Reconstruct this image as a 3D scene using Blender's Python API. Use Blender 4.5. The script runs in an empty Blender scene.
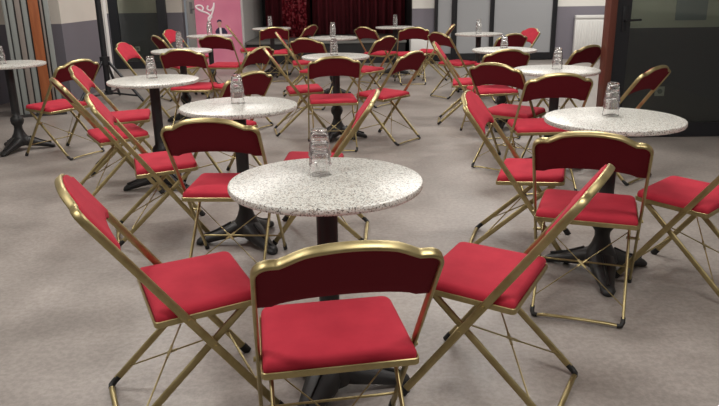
import bpy, bmesh, math, random
from mathutils import Vector, Matrix
random.seed(4)
SC = bpy.context.scene
COL = SC.collection
PI = math.pi
R = math.radians

# ------------------------------------------------------------------ helpers
def link(name, mesh, m=None, parent=None, smooth=True):
    o = bpy.data.objects.new(name, mesh)
    COL.objects.link(o)
    if m: mesh.materials.append(m)
    if smooth:
        for p in mesh.polygons: p.use_smooth = True
    if parent: o.parent = parent
    return o

def obj(name, bm, m, parent=None, smooth=False, angle=None):
    bmesh.ops.recalc_face_normals(bm, faces=bm.faces)
    me = bpy.data.meshes.new(name)
    bm.to_mesh(me); bm.free()
    o = link(name, me, m, parent, smooth or angle is not None)
    if angle is not None:
        try: me.set_sharp_from_angle(angle=R(angle))
        except Exception: pass
    return o

def tag(o, label, cat, group=None):
    o['label'] = label; o['category'] = cat
    if group: o['group'] = group
    return o

def empty(name, loc, rz=0):
    o = bpy.data.objects.new(name, None)
    COL.objects.link(o); o.location = loc; o.rotation_euler = (0, 0, rz)
    o.empty_display_size = .1
    return o

def struct(o):
    o['kind'] = 'structure'; return o

def bx(bm, x0, x1, y0, y1, z0, z1, bevel=0):
    vs = [bm.verts.new((x, y, z)) for x in (x0, x1) for y in (y0, y1) for z in (z0, z1)]
    F = [(0,1,3,2),(4,6,7,5),(0,4,5,1),(2,3,7,6),(0,2,6,4),(1,5,7,3)]
    fs = [bm.faces.new([vs[i] for i in f]) for f in F]
    if bevel:
        es = list({e for f in fs for e in f.edges})
        bmesh.ops.bevel(bm, geom=es, offset=bevel, segments=2, profile=.5, affect='EDGES')
    return bm

def box(name, x0, x1, y0, y1, z0, z1, m, parent=None, bevel=0):
    return obj(name, bx(bmesh.new(), x0, x1, y0, y1, z0, z1, bevel), m, parent, angle=35 if bevel else None)

def sweep(bm, pts, wa, wb, normal, nseg=10, closed=False, power=1.0):
    """flat-oval tube along pts; normal = direction of the wide half-axis wa (vector or list)"""
    pts = [Vector(p) for p in pts]; n = len(pts)
    rings = []
    for i, p in enumerate(pts):
        if closed: t = pts[(i+1) % n] - pts[i-1]
        else: t = pts[min(i+1, n-1)] - pts[max(i-1, 0)]
        t.normalize()
        nn = Vector(normal[i]) if isinstance(normal, list) else Vector(normal)
        nn = (nn - t*nn.dot(t)).normalized()
        b = t.cross(nn)
        # mitre widening
        ring = []
        for k in range(nseg):
            a = 2*PI*k/nseg
            ca, sa = math.cos(a), math.sin(a)
            sg = lambda v, w=power: math.copysign(abs(v)**w, v)
            ring.append(bm.verts.new(p + nn*wa*sg(ca) + b*wb*sg(sa)))
        rings.append(ring)
    rr = range(n if closed else n-1)
    for i in rr:
        A, B = rings[i], rings[(i+1) % n]
        for k in range(nseg):
            bm.faces.new((A[k], A[(k+1) % nseg], B[(k+1) % nseg], B[k]))
    if not closed:
        bm.faces.new(rings[0][::-1]); bm.faces.new(rings[-1])
    return bm

def rod(bm, a, b, r, n=8, r2=None):
    a = Vector(a); b = Vector(b); t = (b-a).normalized()
    ref = Vector((0,0,1)) if abs(t.z) < .9 else Vector((1,0,0))
    u = t.cross(ref).normalized(); w = t.cross(u)
    r2 = r if r2 is None else r2
    A = [bm.verts.new(a + u*r*math.cos(2*PI*k/n) + w*r*math.sin(2*PI*k/n)) for k in range(n)]
    B = [bm.verts.new(b + u*r2*math.cos(2*PI*k/n) + w*r2*math.sin(2*PI*k/n)) for k in range(n)]
    for k in range(n): bm.faces.new((A[k], A[(k+1)%n], B[(k+1)%n], B[k]))
    bm.faces.new(A[::-1]); bm.faces.new(B)
    return bm

def lathe(bm, prof, n=32, c=(0,0), cap=True):
    rings = []
    for r, z in prof:
        rings.append([bm.verts.new((c[0]+r*math.cos(2*PI*k/n), c[1]+r*math.sin(2*PI*k/n), z)) for k in range(n)])
    for A, B in zip(rings, rings[1:]):
        for k in range(n): bm.faces.new((A[k], A[(k+1)%n], B[(k+1)%n], B[k]))
    if cap:
        bm.faces.new(rings[0][::-1]); bm.faces.new(rings[-1])
    return bm

# ------------------------------------------------------------------ materials
def mat(name, col, rough=.5, metal=0, **kw):
    m = bpy.data.materials.new(name); m.use_nodes = True
    b = m.node_tree.nodes['Principled BSDF']
    b.inputs['Base Color'].default_value = (*col, 1)
    b.inputs['Roughness'].default_value = rough
    b.inputs['Metallic'].default_value = metal
    for k, v in kw.items():
        b.inputs[k.replace('_', ' ')].default_value = v
    return m
def nt(m): return m.node_tree.nodes, m.node_tree.links, m.node_tree.nodes['Principled BSDF']
def ramp(N, stops):
    r = N.new('ShaderNodeValToRGB'); e = r.color_ramp.elements
    while len(e) < len(stops): e.new(.5)
    for i, (p, c) in enumerate(stops):
        e[i].position = p; e[i].color = (*c, 1)
    return r
def noise(N, L, scale, detail=3, rough=.5, vec=None, co='Object'):
    t = N.new('ShaderNodeTexCoord'); n = N.new('ShaderNodeTexNoise')
    n.inputs['Scale'].default_value = scale; n.inputs['Detail'].default_value = detail
    n.inputs['Roughness'].default_value = rough
    if vec:
        mp = N.new('ShaderNodeMapping'); mp.inputs['Scale'].default_value = vec
        L.new(t.outputs[co], mp.inputs[0]); L.new(mp.outputs[0], n.inputs[0])
    else: L.new(t.outputs[co], n.inputs[0])
    return n
def bump(N, L, b, src, strength, dist=.002):
    bp = N.new('ShaderNodeBump'); bp.inputs['Strength'].default_value = strength
    bp.inputs['Distance'].default_value = dist
    L.new(src, bp.inputs['Height']); L.new(bp.outputs[0], b.inputs['Normal'])

M = {}
# red velvet
m = mat('red_velvet', (.50,.014,.032), .85); N, L, b = nt(m)
n = noise(N, L, 9, 3, .6); r = ramp(N, [(.3,(.39,.024,.043)),(.7,(.48,.033,.055))])
L.new(n.outputs[0], r.inputs[0]); L.new(r.outputs[0], b.inputs['Base Color'])
b.inputs['Sheen Weight'].default_value = .12; b.inputs['Sheen Roughness'].default_value = .4
b.inputs['Sheen Tint'].default_value = (1,.25,.35,1)
b.inputs['Specular IOR Level'].default_value = .15
n2 = noise(N, L, 600, 2); bump(N, L, b, n2.outputs[0], .15, .001); M['velvet'] = m
m = mat('shade_darkened_maroon', (.15,.010,.018), .85); N, L, b = nt(m)  # backrest rears: shade put into the colour, darker than the front velvet
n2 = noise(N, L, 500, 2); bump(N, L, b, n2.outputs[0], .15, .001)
b.inputs['Specular IOR Level'].default_value = .15; M['rearshade'] = m
# brass / gold lacquered tube
m = mat('brassy_gold', (.56,.48,.27), .42, 1.0); N, L, b = nt(m)
n = noise(N, L, 14, 4, .6); r = ramp(N, [(.3,(.35,.285,.135)),(.7,(.50,.42,.225))])
L.new(n.outputs[0], r.inputs[0]); L.new(r.outputs[0], b.inputs['Base Color'])
r2 = ramp(N, [(.3,(.36,)*3),(.7,(.50,)*3)]); L.new(n.outputs[0], r2.inputs[0]); L.new(r2.outputs[0], b.inputs['Roughness'])
M['gold'] = m
M['rubber'] = mat('black_rubber', (.012,.012,.012), .6)
m = mat('black_cast_iron', (.010,.010,.011), .5); N, L, b = nt(m)
n = noise(N, L, 60, 3); bump(N, L, b, n.outputs[0], .3, .002); M['iron'] = m
# granite top
m = mat('speckled_granite', (.8,.8,.76), .30); N, L, b = nt(m)
tc = N.new('ShaderNodeTexCoord')
v1 = N.new('ShaderNodeTexVoronoi'); v1.inputs['Scale'].default_value = 260; L.new(tc.outputs['Object'], v1.inputs[0])
sp = N.new('ShaderNodeSeparateColor'); L.new(v1.outputs['Color'], sp.inputs[0])
r = ramp(N, [(0,(.08,.075,.07)),(.05,(.22,.20,.18)),(.12,(.42,.38,.34)),(.24,(.66,.63,.58)),(.42,(.66,.67,.64))])
r.color_ramp.interpolation = 'CONSTANT'
L.new(sp.outputs[0], r.inputs[0])
v2 = N.new('ShaderNodeTexVoronoi'); v2.inputs['Scale'].default_value = 420; L.new(tc.outputs['Object'], v2.inputs[0])
sp2 = N.new('ShaderNodeSeparateColor'); L.new(v2.outputs['Color'], sp2.inputs[0])
r2 = ramp(N, [(0,(.35,.32,.30)),(.08,(.96,.96,.95))]); r2.color_ramp.interpolation = 'CONSTANT'
L.new(sp2.outputs[1], r2.inputs[0])
mx = N.new('ShaderNodeMix'); mx.data_type = 'RGBA'; mx.blend_type = 'MULTIPLY'; mx.inputs[0].default_value = 1
L.new(r.outputs[0], mx.inputs[6]); L.new(r2.outputs[0], mx.inputs[7])
L.new(mx.outputs[2], b.inputs['Base Color']); M['granite'] = m
# floor vinyl
m = mat('mottled_vinyl', (.3,.27,.25), .42); N, L, b = nt(m)
n = noise(N, L, 3.0, 6, .62); n3 = noise(N, L, 45, 4, .7)
r = ramp(N, [(.30,(.255,.227,.208)),(.70,(.365,.328,.303))]); L.new(n.outputs[0], r.inputs[0])
r3 = ramp(N, [(.40,(.80,.795,.79)),(.60,(1.0,1.0,1.0))]); L.new(n3.outputs[0], r3.inputs[0])
mx = N.new('ShaderNodeMix'); mx.data_type = 'RGBA'; mx.blend_type = 'MULTIPLY'; mx.inputs[0].default_value = 1
L.new(r.outputs[0], mx.inputs[6]); L.new(r3.outputs[0], mx.inputs[7]); L.new(mx.outputs[2], b.inputs['Base Color'])
r4 = ramp(N, [(.3,(.34,)*3),(.7,(.48,)*3)]); L.new(n.outputs[0], r4.inputs[0]); L.new(r4.outputs[0], b.inputs['Roughness'])
M['floor'] = m
# painted wall with grey dado
def wallmat(name, upper, lower, h=.95):
    m = mat(name, upper, .7); N, L, b = nt(m)
    g = N.new('ShaderNodeNewGeometry'); s = N.new('ShaderNodeSeparateXYZ'); L.new(g.outputs['Position'], s.inputs[0])
    gt = N.new('ShaderNodeMath'); gt.operation = 'GREATER_THAN'; gt.inputs[1].default_value = h
    L.new(s.outputs[2], gt.inputs[0])
    mx = N.new('ShaderNodeMix'); mx.data_type = 'RGBA'
    mx.inputs[6].default_value = (*lower, 1); mx.inputs[7].default_value = (*upper, 1)
    L.new(gt.outputs[0], mx.inputs[0])
    n = noise(N, L, 1.5, 4); r = ramp(N, [(.3,(.93,)*3),(.7,(1,)*3)]); L.new(n.outputs[0], r.inputs[0])
    m2 = N.new('ShaderNodeMix'); m2.data_type = 'RGBA'; m2.blend_type = 'MULTIPLY'; m2.inputs[0].default_value = 1
    L.new(mx.outputs[2], m2.inputs[6]); L.new(r.outputs[0], m2.inputs[7]); L.new(m2.outputs[2], b.inputs['Base Color'])
    return m
M['wall'] = wallmat('painted_wall', (.80,.79,.74), (.215,.20,.235))
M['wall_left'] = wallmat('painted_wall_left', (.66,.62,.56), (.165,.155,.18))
M['white'] = mat('white_paint', (.80,.80,.78), .55)
M['ceil'] = mat('ceiling_white', (.72,.72,.70), .9)
M['frame'] = mat('black_aluminium', (.012,.013,.016), .35)
M['panelgrey'] = mat('satin_grey_panel', (.36,.37,.385), .35)
M['wood'] = mat('red_brown_wood', (.11,.030,.018), .45)
M['orange'] = mat('orange_wood_veneer', (.42,.13,.035), .45)
N, L, b = nt(M['orange']); n = noise(N, L, 6, 5, .6, (4,4,.4)); r = ramp(N, [(.3,(.24,.065,.02)),(.7,(.36,.115,.038))]); L.new(n.outputs[0], r.inputs[0]); L.new(r.outputs[0], b.inputs['Base Color'])
M['slab1'] = mat('grey_green_laminate', (.25,.27,.26), .5)
M['slab2'] = mat('taupe_laminate', (.24,.21,.19), .5)
M['slabdark'] = mat('dark_seal', (.03,.028,.028), .6)
m = mat('maroon_curtain', (.15,.012,.022), .9); N, L, b = nt(m)
n = noise(N, L, 5, 3, .5, (6,6,.3)); r = ramp(N, [(.3,(.09,.008,.014)),(.7,(.18,.016,.028))]); L.new(n.outputs[0], r.inputs[0]); L.new(r.outputs[0], b.inputs['Base Color'])
M['curtain'] = m
m = mat('sequin_red', (.25,.008,.02), .35, .4); N, L, b = nt(m)
tc = N.new('ShaderNodeTexCoord'); v = N.new('ShaderNodeTexVoronoi'); v.inputs['Scale'].default_value = 28; L.new(tc.outputs['Object'], v.inputs[0])
s = N.new('ShaderNodeSeparateColor'); L.new(v.outputs['Color'], s.inputs[0])
r = ramp(N, [(.2,(.10,.004,.01)),(.6,(.30,.012,.03)),(.92,(.55,.12,.14))]); L.new(s.outputs[0], r.inputs[0]); L.new(r.outputs[0], b.inputs['Base Color'])
M['sequin'] = m
M['stageblack'] = mat('black_stage_skirt', (.012,.012,.013), .7)
M['stagetop'] = mat('grey_stage_deck', (.16,.16,.15), .45)
m = mat('pink_banner', (.66,.22,.33), .55); N, L, b = nt(m)
n = noise(N, L, 1.6, 2); r = ramp(N, [(.3,(.60,.17,.28)),(.7,(.72,.25,.36))]); L.new(n.outputs[0], r.inputs[0]); L.new(r.outputs[0], b.inputs['Base Color'])
M['pink'] = m
M['print_white'] = mat('white_print', (.90,.80,.83), .6)
M['print_dark'] = mat('dark_print', (.03,.02,.06), .6)
M['print_skin'] = mat('skin_print', (.55,.28,.25), .6)
M['painted_reflection'] = mat('pale_reflection', (.42,.46,.52), .7)
m = bpy.data.materials.new('clear_glass'); m.use_nodes = True
N = m.node_tree.nodes; L = m.node_tree.links; b = N['Principled BSDF']
b.inputs['Base Color'].default_value = (1,1,1,1); b.inputs['Roughness'].default_value = .02
b.inputs['Transmission Weight'].default_value = .97; b.inputs['IOR'].default_value = 1.45
M['glass'] = m
m = bpy.data.materials.new('tinted_door_glass'); m.use_nodes = True
N = m.node_tree.nodes; L = m.node_tree.links; N.remove(N['Principled BSDF'])
tr = N.new('ShaderNodeBsdfTransparent'); tr.inputs[0].default_value = (.80,.83,.79,1)
gl = N.new('ShaderNodeBsdfGlossy'); gl.inputs['Roughness'].default_value = .03
fr = N.new('ShaderNodeFresnel'); fr.inputs[0].default_value = 1.45
mxs = N.new('ShaderNodeMixShader'); L.new(fr.outputs[0], mxs.inputs[0]); L.new(tr.outputs[0], mxs.inputs[1]); L.new(gl.outputs[0], mxs.inputs[2])
L.new(mxs.outputs[0], N['Material Output'].inputs[0]); M['tint'] = m
m = mat('lamp_diffuser', (.9,.9,.9), .5); b = m.node_tree.nodes['Principled BSDF']
b.inputs['Emission Color'].default_value = (1,.96,.90,1); b.inputs['Emission Strength'].default_value = 3; M['lamp'] = m

# ------------------------------------------------------------------ folding chair (proto at origin, faces +y)
WS, LS, HS, WF, HF = .404, .322, .390, .392, .403
XB = .2095                      # centre of uprights
YB, ZSH, ZT, YF = -.170, .754, .793, .368
YR, XR = -.140, .177
def up(z): return YF + (YB - YF)*z/ZSH      # y of the upright at height z
UPN = Vector((0, ZSH, YF - YB)).normalized()   # normal of back plane
def bp(x, z): return Vector((x, up(z), z))
TA, TB_ = .0128, .0062
ZH = .372                        # hinge height
def back_loop():
    pts = [bp(-XB, ZH)]
    for z in (.45,.55,.65): pts.append(bp(-XB, z))
    rc = .035; zs = ZSH
    for k in range(0, 7):
        a = PI - k*PI/12
        pts.append(bp(-XB+rc + rc*math.cos(a), zs-rc + rc*math.sin(a)))
    def top(x):
        x = abs(x); e = XB - x
        if e < .055: return zs
        t = min(1, (e-.050)/.070); t = t*t*(3-2*t)
        arc = (1-(x/.155)**2) if x < .155 else 0
        return zs + .013*t + max(0, arc)*(ZT-zs-.013)
    xs = [-.165,-.155,-.145,-.135,-.125,-.115,-.10,-.08,-.05,-.025,0]
    for x in xs: pts.append(bp(x, top(x)))
    left = pts[:]
    return left + [Vector((-p.x, p.y, p.z)) for p in reversed(left[:-1])], top
LOOP, TOPF = back_loop()
def rear(z):   # point on rear leg line
    t = z/.385
    return YR + (.275-YR)*t
ZPIV = (YF-YR)/((.275-YR)/.385 + (YF-YB)/ZSH)
def outline(inset=0):
    """seat outline: sharp rear corners, rounded front ones"""
    pts = []
    hw0, hw1 = WS/2-inset, WF/2-inset
    y0, y1 = inset, LS-inset
    r = max(.034-inset, .010); r0 = max(.012-inset*.3, .005)
    for k in range(4):
        a = 1.5*PI - k*PI/6 ; pts.append((-hw0+r0+r0*math.cos(a), y0+r0+r0*math.sin(a)))
    for k in range(7):
        a = PI - k*PI/12 ; pts.append((-hw1+r+r*math.cos(a), y1-r+r*math.sin(a)))
    left = pts
    return left + [(-x, y) for x, y in reversed(left)]
def zseat(y): return HS + (HF-HS)*y/LS
def seat_shell(levels, cap0=True, cap1=True):
    bm = bmesh.new(); rings = []
    for inset, dz in levels:
        rings.append([bm.verts.new((x, y, zseat(y)+dz)) for x, y in outline(inset)])
    n = len(rings[0])
    for A, B in zip(rings, rings[1:]):
        for k in range(n): bm.faces.new((A[k], A[(k+1)%n], B[(k+1)%n], B[k]))
    if cap0: bm.faces.new(rings[0][::-1])
    if cap1: bm.faces.new(rings[-1])
    return bm

def make_chair():
    t = empty('folding_chair', (0,0,0))
    # back frame: one bent flat-oval tube down to the hinges
    obj('back_frame', sweep(bmesh.new(), LOOP, TA, TB_, UPN, 12, False, .7), M['gold'], t, angle=60)
    # upholstered back panel: red front pad, rear face with shade painted in as darker maroon
    xin = XB - .004; nx = 24; m_ = 8
    for side, nm, mm in ((1,'backrest_panel','velvet'), (-1,'back_rear_shaded','rearshade')):
        bm = bmesh.new(); cols = []
        for i in range(nx+1):
            x = -xin + 2*xin*i/nx
            zt = TOPF(x) - .004 if abs(x) < XB-.02 else ZSH-.022
            zb = .612 + .024*max(0, 1-(x/.17)**2)**.6 if abs(x) < .17 else .612
            e = min(1, (xin-abs(x))/.03); col = []
            for j in range(m_+1):
                z = zb + (zt-zb)*j/m_; ez = min(1, (zt-zb)*j/m_/.014)
                th = .004 + (.013 if side == 1 else .005)*math.sqrt(max(0, e))*math.sqrt(max(0, ez))
                col.append(bm.verts.new(bp(x, z) + UPN*(th*side)))
            for j in (m_, 0):
                z = zb + (zt-zb)*j/m_
                col.append(bm.verts.new(bp(x, z)))
            cols.append(col)
        for A, B in zip(cols, cols[1:]):
            n = len(A)
            for k in range(n): bm.faces.new((A[k], A[(k+1)%n], B[(k+1)%n], B[k]))
        bm.faces.new(cols[0][::-1]); bm.faces.new(cols[-1])
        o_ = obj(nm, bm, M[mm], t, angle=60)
        if side == -1: o_['label'] = 'rear of back panel, shade painted in as dark maroon'
    # seat
    obj('seat_cushion', seat_shell([(.005,-.012),(.004,.004),(.003,.012),(.005,.020),(.010,.026),(.020,.030),(.045,.033),(.09,.035)]), M['velvet'], t, angle=60)
    bm = bmesh.new()
    pts = [Vector((x, y, zseat(y)-.006)) for x, y in outline(0)]
    sweep(bm, pts, .0035, .010, [Vector((0,0,0))+Vector((p.x, p.y-LS/2, 0)) for p in pts], 8, True, .6)
    obj('seat_frame', bm, M['gold'], t, angle=50)
    # front legs = continuation of uprights
    for s in (-1, 1):
        pts = [bp(s*XB, z) for z in (ZH, .25, .12, .012)]
        lg = obj('leg', sweep(bmesh.new(), pts, TA, TB_, UPN, 12, False, .7), M['gold'], t, angle=60)
        pts = [bp(s*XB, z) for z in (.030, .001)]
        obj('foot_cap', sweep(bmesh.new(), pts, TA+.003, TB_+.0035, UPN, 12), M['rubber'], lg, angle=60)
    # rear legs
    RN = Vector((0, .385, -(.275-YR))).normalized()
    for s in (-1, 1):
        pts = [Vector((s*XR, rear(z), z)) for z in (.385, .25, .10, .03)]
        lg = obj('leg', sweep(bmesh.new(), pts, TA-.001, TB_, RN, 12, False, .7), M['gold'], t, angle=60)
        pts = [Vector((s*XR, rear(z), z)) for z in (.040, .008)] + [Vector((s*(XR-.010), rear(0), .008))]
        pts = [Vector((s*XR, rear(.036), .036)), Vector((s*XR, rear(.022), .022)), Vector((s*(XR-.006), rear(.011), .0115)), Vector((s*(XR-.022), rear(.01), .0105))]
        obj('foot_cap', sweep(bmesh.new(), pts, .0115, .0095, Vector((0,1,-.6)), 10), M['rubber'], lg, angle=60)
    pts = [Vector((-XR+.012, rear(.01), .011))] + [Vector((x, rear(.01)-.0, .011 + .006*(1-(x/.17)**4))) for x in (-.15,-.12,-.06,0,.06,.12,.15)] + [Vector((XR-.012, rear(.01), .011))]
    obj('foot_bar', sweep(bmesh.new(), pts, .0095, .0062, Vector((0,1,0)), 10), M['gold'], t, angle=60)
    # thin X brace in the rear leg plane
    bm = bmesh.new()
    za, zb = .07, .30
    for s in (-1, 1):
        a = Vector((s*(XR-.004), rear(za)-.004*s, za)); c = Vector((-s*(XR-.004), rear(zb)-.004*s, zb))
        sweep(bm, [a, c], .0032, .0022, RN, 8)
        mid = (a+c)/2; dd = (c-a).normalized()*.024
        sweep(bm, [mid-dd, mid+dd], .0035, .006, RN, 8)
    obj('cross_brace', bm, M['gold'], t, angle=50)
    # low stretcher between the front legs
    bm = bmesh.new(); rod(bm, bp(-XB, .10), bp(XB, .10), .0045, 8)
    obj('stretcher', bm, M['gold'], t, angle=50)
    # hinges and pivots
    for s in (-1, 1):
        bm = bmesh.new()
        rod(bm, (s*(WS/2-.02), up(ZH+.012), ZH+.012), (s*(XB+.012), up(ZH+.012), ZH+.012), .007, 10)
        bx(bm, min(s*.2015, s*.2035), max(s*.2015, s*.2035), up(.36)-.002, up(.40)+.034, .345, .392)
        obj('hinge', bm, M['gold'], t, angle=40)
        zp = ZPIV; bm = rod(bmesh.new(), (s*(XR-.010), up(zp), zp), (s*(XB+.010), up(zp), zp), .006, 10)
        obj('pivot_pin', bm, M['gold'], t, angle=40)
    return t

def children(o): return [c for c in bpy.data.objects if c.parent == o]
def copy_tree(o, tree, parent=None):
    c = o.copy(); COL.objects.link(c); c.parent = parent
    for ch, sub in tree: copy_tree(ch, sub, c)
    return c
def treeof(o): return [(c, treeof(c)) for c in children(o)]

CHAIRS = [
 (-.050,1.531,9.7,'red folding chair nearest the camera, seen from behind at the foreground table'),
 (-.678,1.962,-65.6,'red folding chair facing right at the left edge of the foreground table'),
 (.552,2.010,61.5,'red folding chair facing left at the right side of the foreground table'),
 (.918,2.621,-20.2,'red folding chair with dark back to the camera before the right granite table'),
 (-.625,3.021,-3.3,'red folding chair seen from behind, directly behind the left side of the foreground table'),
 (1.592,2.822,43.7,'red folding chair cut off by the right edge of the picture'),
 (.735,3.433,-107.2,'red folding chair facing right at the left side of the right granite table'),
 (1.240,4.400,2.5,'red folding chair seen from behind, just beyond the right granite table'),
 (1.075,5.010,-40,'red folding chair with sloping dark back, left of the table before the radiator'),
 (1.256,6.124,11.0,'red folding chair seen from behind at the half hidden table below the grey panels'),
 (.346,6.016,50.6,'red folding chair turned left, standing right of the middle table on bare floor'),
 (-.201,5.708,6.1,'red folding chair seen straight from behind at the middle table in the centre'),
 (-2.384,5.642,62.1,'red folding chair turned left towards the table at the left edge, big arched back'),
 (-1.230,3.637,-70.9,'red folding chair facing right with bright front, third in the diagonal row on the left'),
 (-1.622,6.630,-4.1,'red folding chair seen from behind just beyond the round table on the left'),
 (-1.690,8.620,-10.4,'red folding chair seen from behind in front of the pink banner'),
 (-1.903,5.108,-75.6,'red folding chair with bright red front, second in the diagonal row on the left'),
 (-1.749,4.424,-58.0,'red folding chair with dark edge-on back at the left end of the diagonal row'),
 (1.864,4.679,41.9,'red folding chair standing before the dark glass door'),
 (1.713,8.164,25.4,'red folding chair with dark back, right of the far table before the grey panels'),
 (2.080,8.960,108,'red folding chair with bright orange red back against the grey panels, furthest right'),
 (.950,6.887,-98,'red folding chair facing right, nearest the black post of the grey panels'),
 (1.120,8.560,-57.5,'red folding chair with dark back left of the far table below the grey panels'),
 (1.226,10.299,74.9,'red folding chair seen edge-on just right of the low white cabinet'),
 (.775,9.798,2.9,'red folding chair seen from behind in front of the white cabinet'),
 (.201,7.999,52.3,'red folding chair facing left between the middle table and the stage'),
 (-.092,3.600,87.1,'red folding chair seen edge-on behind the glass stack of the foreground table'),
 (-.664,6.463,-79.3,'red folding chair seen edge-on left of the middle table'),
 (-1.230,10.335,11.3,'red folding chair seen from behind at the table left of the red sequin curtain'),
 (-.497,7.880,-24.6,'red folding chair with dark back in front of the table before the stage'),
 (-.839,8.947,-82.7,'red folding chair seen edge-on left of the table before the stage'),
 (-1.846,11.028,-77.8,'red folding chair seen edge-on against the pink banner'),
 (-.843,10.80,66.5,'red folding chair glowing orange in front of the red sequin curtain'),
 (.224,10.04,-46.2,'red folding chair with dark back in front of the maroon stage curtain'),
 (2.000,6.410,35.0,'red folding chair with wide arched back in front of the white radiator'),
 (-2.317,7.401,-94.7,'red folding chair facing right beside the black tripod stand'),
 (-2.320,8.693,-55.5,'red folding chair with narrow dark back left of the table by the tinted doorway'),
 (-2.478,9.868,-103.8,'red folding chair with red front beside the white door'),
 (-1.060,6.720,62.0,'red folding chair turned left behind the arched back in the left centre'),
 (-.840,4.655,52.1,'red folding chair with arched dark back behind the left centre table'),
]
first = make_chair(); TREE = treeof(first)
for i, (x, y, a, lab) in enumerate(CHAIRS):
    o = first if i == 0 else copy_tree(first, TREE)
    o.location = (x, y, 0); o.rotation_euler = (0, 0, R(a))
    tag(o, lab, 'chair', 'red velvet folding chairs around the cafe tables')

# ------------------------------------------------------------------ bistro tables
TH = .746
def make_table():
    t = empty('bistro_table', (0,0,0))
    bm = lathe(bmesh.new(), [(.02,TH-.024),(.288,TH-.024),(.297,TH-.021),(.300,TH-.015),(.300,TH-.006),(.298,TH-.002),(.293,TH),(.02,TH)], 72)
    obj('tabletop', bm, M['granite'], t, angle=40)
    obj('mounting_plate', lathe(bmesh.new(), [(.12,TH-.034),(.12,TH-.024)], 24), M['iron'], t)
    bm = lathe(bmesh.new(), [(.060,TH-.034),(.034,TH-.050),(.033,.34),(.034,.30),(.050,.285),(.055,.26),(.050,.235),(.036,.215),(.034,.19),(.046,.15),(.062,.12),(.075,.095),(.080,.07),(.070,.045),(.03,.040)], 28)
    obj('column', bm, M['iron'], t, angle=50)
    for k in range(3):
        a = k*2*PI/3; d = Vector((math.cos(a), math.sin(a), 0)); w = Vector((-d.y, d.x, 0))
        bm = bmesh.new(); rings = []
        prof = [(.03,.130,.035,.055),(.07,.118,.030,.060),(.11,.098,.026,.055),(.15,.078,.020,.046),(.19,.062,.012,.038),(.225,.048,.006,.032),(.25,.040,.001,.034),(.268,.026,.001,.024),(.274,.014,.002,.010)]
        for rr, zt, zb, hw in prof:
            c = d*rr; zm = (zt+zb)/2; hh = (zt-zb)/2; ring = []
            for j in range(12):
                q = 2*PI*j/12
                ring.append(bm.verts.new(c + w*hw*math.cos(q) + Vector((0,0,zm+hh*math.copysign(abs(math.sin(q))**.7, math.sin(q))))))
            rings.append(ring)
        for A, B in zip(rings, rings[1:]):
            for j in range(12): bm.faces.new((A[j], A[(j+1)%12], B[(j+1)%12], B[j]))
        bm.faces.new(rings[0][::-1]); bm.faces.new(rings[-1])
        # raised scroll rib along the claw
        sweep(bm, [d*r_+Vector((0,0,z_)) for r_, z_ in ((.08,.114),(.12,.094),(.17,.070),(.21,.057),(.245,.046))], .006, .008, w, 6)
        obj('claw_foot', bm, M['iron'], t, angle=50)
    return t
TABLES = {
 'A': (-.103,2.035,8,'round speckled granite cafe table in the foreground centre','the foreground table',3,(-.123,2.101)),
 'B': (1.134,2.998,20,'round speckled granite cafe table in front of the dark glass door','the right table by the dark door',3,(1.143,3.065)),
 'C': (-.614,3.501,69,'round speckled granite cafe table left of centre, second from the camera','the left centre table',3,(-.628,3.563)),
 'D': (-1.372,4.626,83,'round granite cafe table on the left among the diagonal row of chairs','the left table in the diagonal row',3,(-1.403,4.701)),
 'E': (-2.959,5.872,22,'round granite cafe table cut by the left edge beside the folded wall panels','the table at the left edge',3,(-2.985,5.824)),
 'G': (-.193,6.151,5,'round granite cafe table in the middle of the room facing the stage','the middle table',3,(-.209,6.214)),
 'F': (-1.759,6.988,30,'round granite cafe table beyond the left row, near the tinted doorway','the table near the tinted doorway',4,(-1.779,6.997)),
 'M': (1.387,6.571,12,'round granite cafe table half hidden by a chair back below the grey panels','the half hidden table below the grey panels',2,(1.409,6.693)),
 'I': (1.551,8.949,40,'far round granite cafe table in front of the grey panels with a tall glass stack','the far table before the grey panels',4,(1.540,8.895)),
 'K': (-1.331,10.974,22,'far round granite cafe table left of the red sequin curtain','the far table left of the sequin curtain',4,(-1.36,11.05)),
 'H': (1.408,4.891,15,'round granite cafe table on the right in front of the white radiator','the table before the radiator',3,(1.413,4.892)),
 'L': (-.297,8.600,33,'round granite cafe table right in front of the black stage','the table before the stage',4,(-.298,8.63)),
 'N': (-1.955,9.300,8,'round granite cafe table in front of the pink banner','the table by the pink banner',4,(-1.957,9.33)),
 'J': (.585,10.80,28,'far round granite cafe table at the right end of the stage','the far table at the stage end',4,(.588,10.87)),
 'O': (.722,.628,0,'round granite cafe table just showing in the bottom right corner','',0,None),
}
ft = make_table(); TT = treeof(ft); used = False
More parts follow.
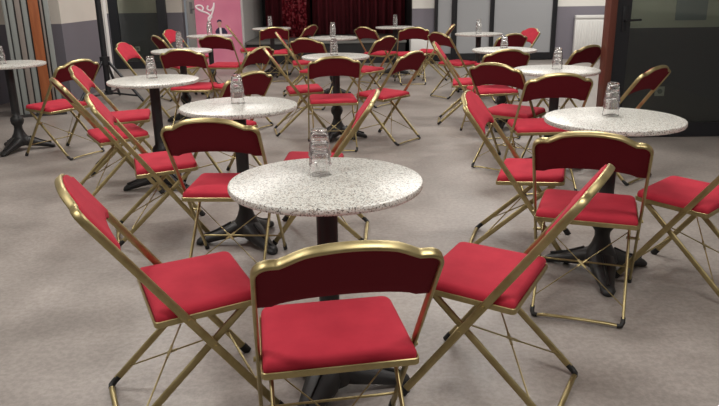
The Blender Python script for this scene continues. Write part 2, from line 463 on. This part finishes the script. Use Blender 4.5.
# ------------------------------------------------------------------ tumblers
def make_tumbler():
    n = 20; prof = [(.0365,0),(.0368,.002),(.0352,.012),(.0328,.030),(.0296,.052),(.0270,.070),(.0252,.081),(.0225,.085)]
    inner = [(.0200,.074),(.0244,.070),(.0272,.052),(.0304,.030),(.0328,.012),(.0342,0)]
    bm = bmesh.new(); rings = []
    for r_, z in prof+inner:
        rings.append([bm.verts.new(((r_*(1+.012*math.cos(10*2*PI*k/n) if .01<z<.08 else r_))*math.cos(2*PI*k/n) if False else r_*math.cos(2*PI*k/n), r_*math.sin(2*PI*k/n), z)) for k in range(n)])
    m_ = len(rings)
    for i in range(m_-1):
        A, B = rings[i], rings[i+1]
        if i == len(prof)-1: continue
        for k in range(n): bm.faces.new((A[k], A[(k+1)%n], B[(k+1)%n], B[k]))
    bm.faces.new(rings[len(prof)-1]); bm.faces.new(rings[len(prof)][::-1])
    A, B = rings[-1], rings[0]
    for k in range(n): bm.faces.new((A[k], A[(k+1)%n], B[(k+1)%n], B[k]))
    return obj('drinking_glass', bm, M['glass'], None, angle=50)
fg = make_tumbler(); gused = False
NAMES = {2:['lower','upper'],3:['bottom','middle','top'],4:['bottom','second lowest','second highest','top']}
for k, (x, y, a, lab, nm, ng, gp) in TABLES.items():
    o = copy_tree(ft, TT) if used else ft
    used = True
    o.location = (x, y, 0); o.rotation_euler = (0, 0, R(a))
    tag(o, lab, 'table', 'round granite cafe tables')
    for j in range(ng):
        g = fg.copy() if gused else fg
        if gused: COL.objects.link(g)
        gused = True
        g.location = (gp[0], gp[1], TH+.0006+j*.0305); g.rotation_euler = (0, 0, R(7*j+a))
        tag(g, '%s upturned clear glass of stack on %s' % (NAMES[ng][j], nm), 'glass', 'stacked drinking glasses on the cafe tables')

# ------------------------------------------------------------------ room shell
ZC = 2.9
struct(box('floor', -6, 6, -3, 16, -.1, 0, M['floor']))
struct(box('ceiling', -6, 6, -3, 16, ZC, ZC+.1, M['ceil']))
BY = 13.0
struct(box('wall_back', 1.02, 5.6, BY, BY+.15, 0, ZC, M['wall']))
struct(box('wall_back_left', -3.1, -2.07, 12.9, 13.0, 0, ZC, M['white']))
struct(box('wall_alcove', -5.9, -3.1, 12.6, 12.75, 0, ZC, M['wall_left']))
struct(box('wall_left', -4.55, -4.4, -3, 8.6, 0, ZC, M['wall_left']))
struct(box('wall_left_far', -4.4, -3.6, 8.6, 10.0, 0, ZC, M['wall_left']))
struct(box('trim_1', -3.63, -3.55, 9.96, 10.06, 0, ZC, M['white']))
struct(box('wall_alcove_left', -6.0, -5.9, 8, 12.7, 0, ZC, M['wall_left']))
struct(box('wall_right', 2.205, 5.6, 6.10, 6.14, 0, ZC, M['wall']))
struct(box('wall_right_near', 4.2, 4.35, -3, 6.1, 0, ZC, M['wall']))
struct(box('wall_right_far', 5.6, 5.7, 6.1, 13.1, 0, ZC, M['wall']))
struct(box('wall_rear', -4.4, 4.3, -3.1, -3, 0, ZC, M['wall']))
struct(box('trim_2', 2.145, 2.205, 5.98, 6.13, 0, ZC, M['wood'], bevel=.006))
# stage recess
struct(box('wall_stage_left', -2.17, -2.07, 13.0, 15.6, 0, ZC, M['white']))
struct(box('wall_stage_right', 1.02, 1.12, 13.15, 15.6, 0, ZC, M['stageblack']))
struct(box('wall_stage_rear', -2.07, 1.12, 15.55, 15.65, 0, ZC, M['stageblack']))

# tinted glass door leaf standing against the right wall
def glass_door(name, x0, x1, y, zt, w, lab, handle_side, rail=.13):
    t = struct(empty(name, (x0, y, 0)))
    W = x1-x0
    bm = bmesh.new()
    bx(bm, 0, w, -.02, .02, .004, zt); bx(bm, W-w, W, -.02, .02, .004, zt)
    bx(bm, w, W-w, -.02, .02, .004, rail); bx(bm, w, W-w, -.02, .02, zt-w, zt)
    obj('door_frame', bm, M['frame'], t)
    box('glass_pane', w, W-w, -.004, .004, rail, zt-w, M['tint'], t)
    if handle_side is not None:
        bm = bmesh.new(); hx = w*.55
        bx(bm, hx-.018, hx+.018, -.032, -.02, .93, 1.14, .003)
        rod(bm, (hx, -.02, 1.02), (hx, -.07, 1.02), .009); rod(bm, (hx-.005, -.065, 1.02), (hx+.13, -.065, 1.025), .009)
        obj('door_handle', bm, M['frame'], t, angle=40)
    return t
glass_door('door_1', 2.21, 3.75, 6.03, 2.25, .125, '', 1)
glass_door('door_2', -4.32, -3.32, 12.35, 2.3, .16, '', None)
# pale sheet on the right wall, painting a reflection in the door glass
tag(box('reflection_sheet', 2.75, 3.02, 6.092, 6.097, 1.01, 1.35, M['painted_reflection']), 'pale blue sheet painting a reflection in the tinted door glass at upper right', 'painted_reflection')
def socket(x, y, z, lab):
    t = tag(empty('wall_socket', (x, y, z)), lab, 'socket')
    box('cover_plate', -.042, .042, -.012, 0, -.042, .042, M['white'], t, .003)
    obj('socket_well', lathe(bmesh.new(), [(.022,0),(.022,.004)], 20), M['panelgrey'], t).matrix_local = Matrix.Translation((0,-.012,0)) @ Matrix.Rotation(R(90), 4, 'X')
socket(2.69, 6.10, .40, 'square white wall socket low behind the dark glass door on the right')
socket(-3.96, 12.60, .33, 'square white wall socket low in the dim alcove at the left')

# white door beside banner
t = struct(empty('door_3', (-3.09, 12.88, 0)))
box('door_leaf', .02, .62, -.03, .01, .01, 2.1, M['white'], t, .004)
bm = bmesh.new(); rod(bm, (.09,-.03,1.0), (.09,-.08,1.0), .01); rod(bm, (.09,-.075,1.0), (.20,-.075,1.0), .01); bx(bm, .065,.115,-.036,-.03,.92,1.12)
obj('door_handle', bm, M['panelgrey'], t, angle=40)

# grey panels with black frame along the back wall
t = tag(empty('panel_screen', (1.42, 12.9, 0)), 'row of tall grey panels in a black frame along the back wall', 'partition')
for a, b_ in ((.06,.31),(.41,1.01),(1.09,2.15)):
    box('grey_panel', a, b_, .02, .06, .14, 2.5, M['panelgrey'], t)
for a, b_ in ((0,.06),(.31,.41),(1.01,1.09),(2.15,2.235)):
    box('frame_post', a, b_, -.01, .07, .02, 2.6, M['frame'], t, .004)
box('bottom_rail', 0, 2.235, -.005, .07, .02, .14, M['frame'], t)
box('top_rail', 0, 2.235, -.005, .07, 2.5, 2.6, M['frame'], t)

# radiator
t = tag(empty('wall_radiator', (4.00, 12.9, .12)), 'white ribbed panel radiator on the lilac grey back wall', 'radiator')
bm = bmesh.new(); bx(bm, 0,.95,-.02,.06,0,.66,.006)
obj('radiator_body', bm, M['white'], t, angle=40)
bm = bmesh.new()
for k in range(18): bx(bm, .03+k*.05, .058+k*.05, -.034, -.02, .04, .58, .004)
obj('fins', bm, M['white'], t, angle=40)
bm = bmesh.new(); bx(bm, -.003,.953,-.04,.065,.62,.675,.006)
obj('top_grille', bm, M['white'], t, angle=40)
box('bracket', .1,.14,.05,.1,.1,.5, M['white'], t)
bm = bmesh.new(); rod(bm, (.03,.03,0), (.03,.03,-.118), .012); rod(bm, (.92,.03,0), (.92,.03,-.118), .012)
obj('pipe', bm, M['white'], t, angle=40)

# white cabinet on black plinth at right of the stage
t = tag(empty('low_cabinet', (.96, 12.45, 0)), 'low white cabinet on a dark plinth right of the stage', 'cabinet')
box('cabinet_body', 0, .43, 0, .5, .17, .46, M['white'], t, .006)
box('plinth', .01, .42, .02, .48, 0, .17, M['stageblack'], t)

# stage
t = tag(empty('stage_platform', (-2.05, 12.75, 0)), 'low black stage platform with grey deck in front of the curtains', 'stage')
box('deck', 0, 2.95, 0, 2.75, .36, .40, M['stagetop'], t, .004)
box('skirt', .02, 2.93, .02, 2.7, 0, .36, M['stageblack'], t)
def curtain(name, x0, x1, y, z0, z1, amp, per, m, lab):
    n = int((x1-x0)/per*10); bm = bmesh.new(); top = []; bot = []
    rnd = [random.uniform(.6, 1.3) for _ in range(n//10+3)]
    F = []
    for s in (-1, 1):
        T, Bt = [], []
        for i in range(n+1):
            x = x0+(x1-x0)*i/n; ph = 2*PI*(x-x0)/per; q = rnd[int(ph/(2*PI))+1]
            yy = y + amp*q*math.sin(ph) + s*.004
            T.append(bm.verts.new((x, yy, z1))); Bt.append(bm.verts.new((x, yy*1.0+amp*.2*math.sin(ph*.5), z0)))
        for i in range(n): bm.faces.new((Bt[i], Bt[i+1], T[i+1], T[i]))
        F.append((T, Bt))
    for i in range(n):
        bm.faces.new((F[0][0][i], F[0][0][i+1], F[1][0][i+1], F[1][0][i])); bm.faces.new((F[0][1][i], F[0][1][i+1], F[1][1][i+1], F[1][1][i]))
    for e in (0, n): bm.faces.new((F[0][0][e], F[0][1][e], F[1][1][e], F[1][0][e]))
    return tag(obj(name, bm, m, None, smooth=True), lab, 'curtain')
curtain('stage_curtain', -.92, 1.0, 14.7, .405, 2.8, .055, .17, M['curtain'], 'wide pleated maroon curtain at the back of the stage')
curtain('stage_curtain', -1.93, -.98, 15.0, .405, 2.8, .045, .20, M['curtain'], 'dark maroon curtain at the left of the stage, behind the sequin drape')
curtain('sequin_curtain', -1.46, -.98, 13.9, .405, 2.8, .02, .12, M['sequin'], 'narrow glittering red sequin curtain on the stage')

# roll-up banner
t = tag(empty('rollup_banner', (-2.86, 12.35, 0)), 'pink roll-up banner with white script and a person in a dark jacket', 'banner')
box('banner_sheet', .04, .84, .0, .006, .05, 2.0, M['pink'], t)
box('banner_base', .0, .88, -.08, .08, 0, .055, M['white'], t, .008)
rod_bm = rod(bmesh.new(), (.41,.03,.05), (.41,.03,2.0), .01); obj('support_pole', rod_bm, M['panelgrey'], t)
box('top_bar', .03, .85, -.012, .018, 1.99, 2.02, M['panelgrey'], t)
# script strokes, banner-local metres
def px(u, v):     # (banner crop measurements) -> local x, z
    return (.05 + (u-198)*.0176, 1.16 - v*.0187)
def stroke(pts, w, y=-.004):
    bm = bmesh.new(); sm = []
    P = [Vector((px(*p)[0], 0, px(*p)[1])) for p in pts]
    for i in range(len(P)-1):
        p0 = P[max(i-1,0)]; p1 = P[i]; p2 = P[i+1]; p3 = P[min(i+2, len(P)-1)]
        for k in range(6):
            s = k/6
            sm.append(.5*((2*p1)+(p2-p0)*s+(2*p0-5*p1+4*p2-p3)*s*s+(3*p1-p0-3*p2+p3)*s**3))
    sm.append(P[-1])
    sm = [Vector((q.x, y, q.z)) for q in sm]
    return sweep(bm, sm, .0015, w, Vector((0,1,0)), 6)
for pts in ([(214,16),(210,12),(203,9.5),(199,6.5),(200,5),(204,5),(206,7.5),(204,9.5),(201,8)],
            [(211,5),(210,8),(213,9.5),(216,6.5),(217,2.5),(216,8),(214,13),(212,17.5),(210.5,18.5),(210.5,16),(213,14.5)],
            [(206,0),(209,-3),(212,-6),(209,-8),(206,-5)]):
    obj('lettering', stroke(pts, .017), M['print_white'], t, smooth=True)
bm = bmesh.new()
for k in range(6):
    x0, z0 = px(208.5, 22.5+k*2.0); bx(bm, x0, x0+.035-.008*(k%2), -.003, 0, z0-.008, z0+.008)
obj('small_print', bm, M['print_white'], t)
# printed person: hair, face, jacket, shirt as flat print
def poly(name, pts, m, y):
    bm = bmesh.new(); P = [px(*p) for p in pts]
    A = [bm.verts.new((x, y, z)) for x, z in P]; B = [bm.verts.new((x, y-.001, z)) for x, z in P]
    bm.faces.new(A); bm.faces.new(B[::-1])
    for i in range(len(A)): bm.faces.new((A[i], A[(i+1)%len(A)], B[(i+1)%len(A)], B[i]))
    obj(name, bm, m, t)
poly('printed_jacket', [(216,29),(217.5,26.5),(219.5,25),(222.5,25),(225.5,25.5),(227.5,28),(228.5,30),(225.5,33.5),(218.5,33.5)], M['print_dark'], -.001)
poly('printed_shirt', [(220.5,25),(222.5,25),(222.8,33.5),(220.6,33.5)], M['print_white'], -.0025)
poly('printed_face', [(218.8,20.5),(219.5,19),(221,18.5),(222.5,19.3),(223,21.5),(222,24.5),(220.6,25.2),(219.3,24)], M['print_skin'], -.0015)
poly('printed_hair', [(218.3,20.5),(218.8,18.6),(220.6,17.6),(222.8,18.2),(223.4,20.5),(222.6,19.8),(220.8,19.3),(219.2,20)], M['print_dark'], -.003)

# folded wall panels at the left
t = tag(empty('folding_partition', (-3.90, 7.40, 0), R(24)), 'stack of folded grey partition panels with one orange panel by the left wall', 'partition')
x = 0.189
for i, (w, m_) in enumerate(((.035,'slab1'),(.055,'slab1'),(.05,'slab2'),(.05,'slab1'),(.10,'orange'),(.022,'slab2'),(.05,'slab1'))):
    o = box('partition_panel', x, x+w, .02*(i%2), .62, .03, 2.6, M[m_], t, .004)
    if m_ == 'orange': o['label'] = 'orange wood veneer panel'
    if i < 6: box('seal_strip', x+w, x+w+.014, .04, .6, .03, 2.6, M['slabdark'], t)
    x += w+.014
box('floor_track', .17, x+.02, .0, .64, 0, .03, M['slabdark'], t)

# black lighting tripod at left
t = tag(empty('tripod_stand', (-3.09, 8.50, 0)), 'tall black tripod stand in front of the tinted doorway at left', 'stand')
bm = rod(bmesh.new(), (0,0,.12), (0,0,2.4), .035, 12); obj('pole', bm, M['frame'], t, angle=40)
bm = rod(bmesh.new(), (0,0,.46), (0,0,.56), .06, 12); obj('collar', bm, M['frame'], t, angle=40)
bm = rod(bmesh.new(), (0,0,.10), (0,0,.15), .05, 12); obj('lower_collar', bm, M['frame'], t, angle=40)
for a in (-20, 95, 245):
    d = Vector((math.cos(R(a)), math.sin(R(a)), 0))
    lg = obj('leg', rod(bmesh.new(), d*.05+Vector((0,0,.50)), d*.52+Vector((0,0,.022)), .018, 10), M['frame'], t, angle=40)
    obj('brace', rod(bmesh.new(), d*.04+Vector((0,0,.12)), d*.44+Vector((0,0,.10)), .012, 8), M['frame'], t, angle=40)

# ------------------------------------------------------------------ ceiling lights (above the frame)
POWER = 45
LIGHTS = [(-2,.8),(1.2,.8),(-2,3.8),(1.2,3.8),(-2,6.8),(1.2,6.8),(-1.6,10),(2.0,10),(4,11.5),(-4.8,11.4)]  # last one is added to brighten the alcove behind the tinted glass
for i, (x, y) in enumerate(LIGHTS):
    if x > 3 and y < 6: continue
    t = tag(empty('ceiling_light', (x, y, ZC-.06)), 'rectangular white ceiling light, above the cafe tables or added in the alcove', 'lamp', 'ceiling lights outside the picture')
    bm = bmesh.new()
    bx(bm, -.62,.62,-.17,.17,.03,.058); obj('housing', bm, M['white'], t)
    ld = bpy.data.lights.new('ceiling_lamp', 'AREA'); ld.shape = 'RECTANGLE'; ld.size = 1.2; ld.size_y = .3
    ld.energy = POWER; ld.color = (1,.965,.915)
    lo = bpy.data.objects.new('lamp', ld); COL.objects.link(lo); lo.location = (0,0,.02); lo.parent = t
w = bpy.data.worlds.new('room_world'); SC.world = w; w.use_nodes = True
w.node_tree.nodes['Background'].inputs[0].default_value = (.5,.52,.55,1)
w.node_tree.nodes['Background'].inputs[1].default_value = .3

# ------------------------------------------------------------------ camera
f, p, r_, cz = 682.3, R(17.42), R(-.81), 1.307
Rv = Vector((1,0,0)); Uv = Vector((0, math.sin(p), math.cos(p))); Fv = Vector((0, math.cos(p), -math.sin(p)))
rx = Rv*math.cos(r_) + Uv*math.sin(r_); uy = Uv*math.cos(r_) - Rv*math.sin(r_)
cam = bpy.data.cameras.new('camera'); co = bpy.data.objects.new('camera', cam); COL.objects.link(co)
cam.sensor_width = 36; cam.lens = f/719*36; cam.clip_start = .05
mt = Matrix((rx, uy, -Fv)).transposed().to_4x4(); mt.translation = Vector((0,0,cz)); co.matrix_world = mt
SC.camera = co
SC.cycles.max_bounces = 24; SC.cycles.transmission_bounces = 24; SC.cycles.transparent_max_bounces = 16
vs = SC.view_settings; vs.view_transform = 'Standard'; vs.look = 'None'; vs.exposure = 0.14; vs.gamma = 1; vs.use_curve_mapping = False
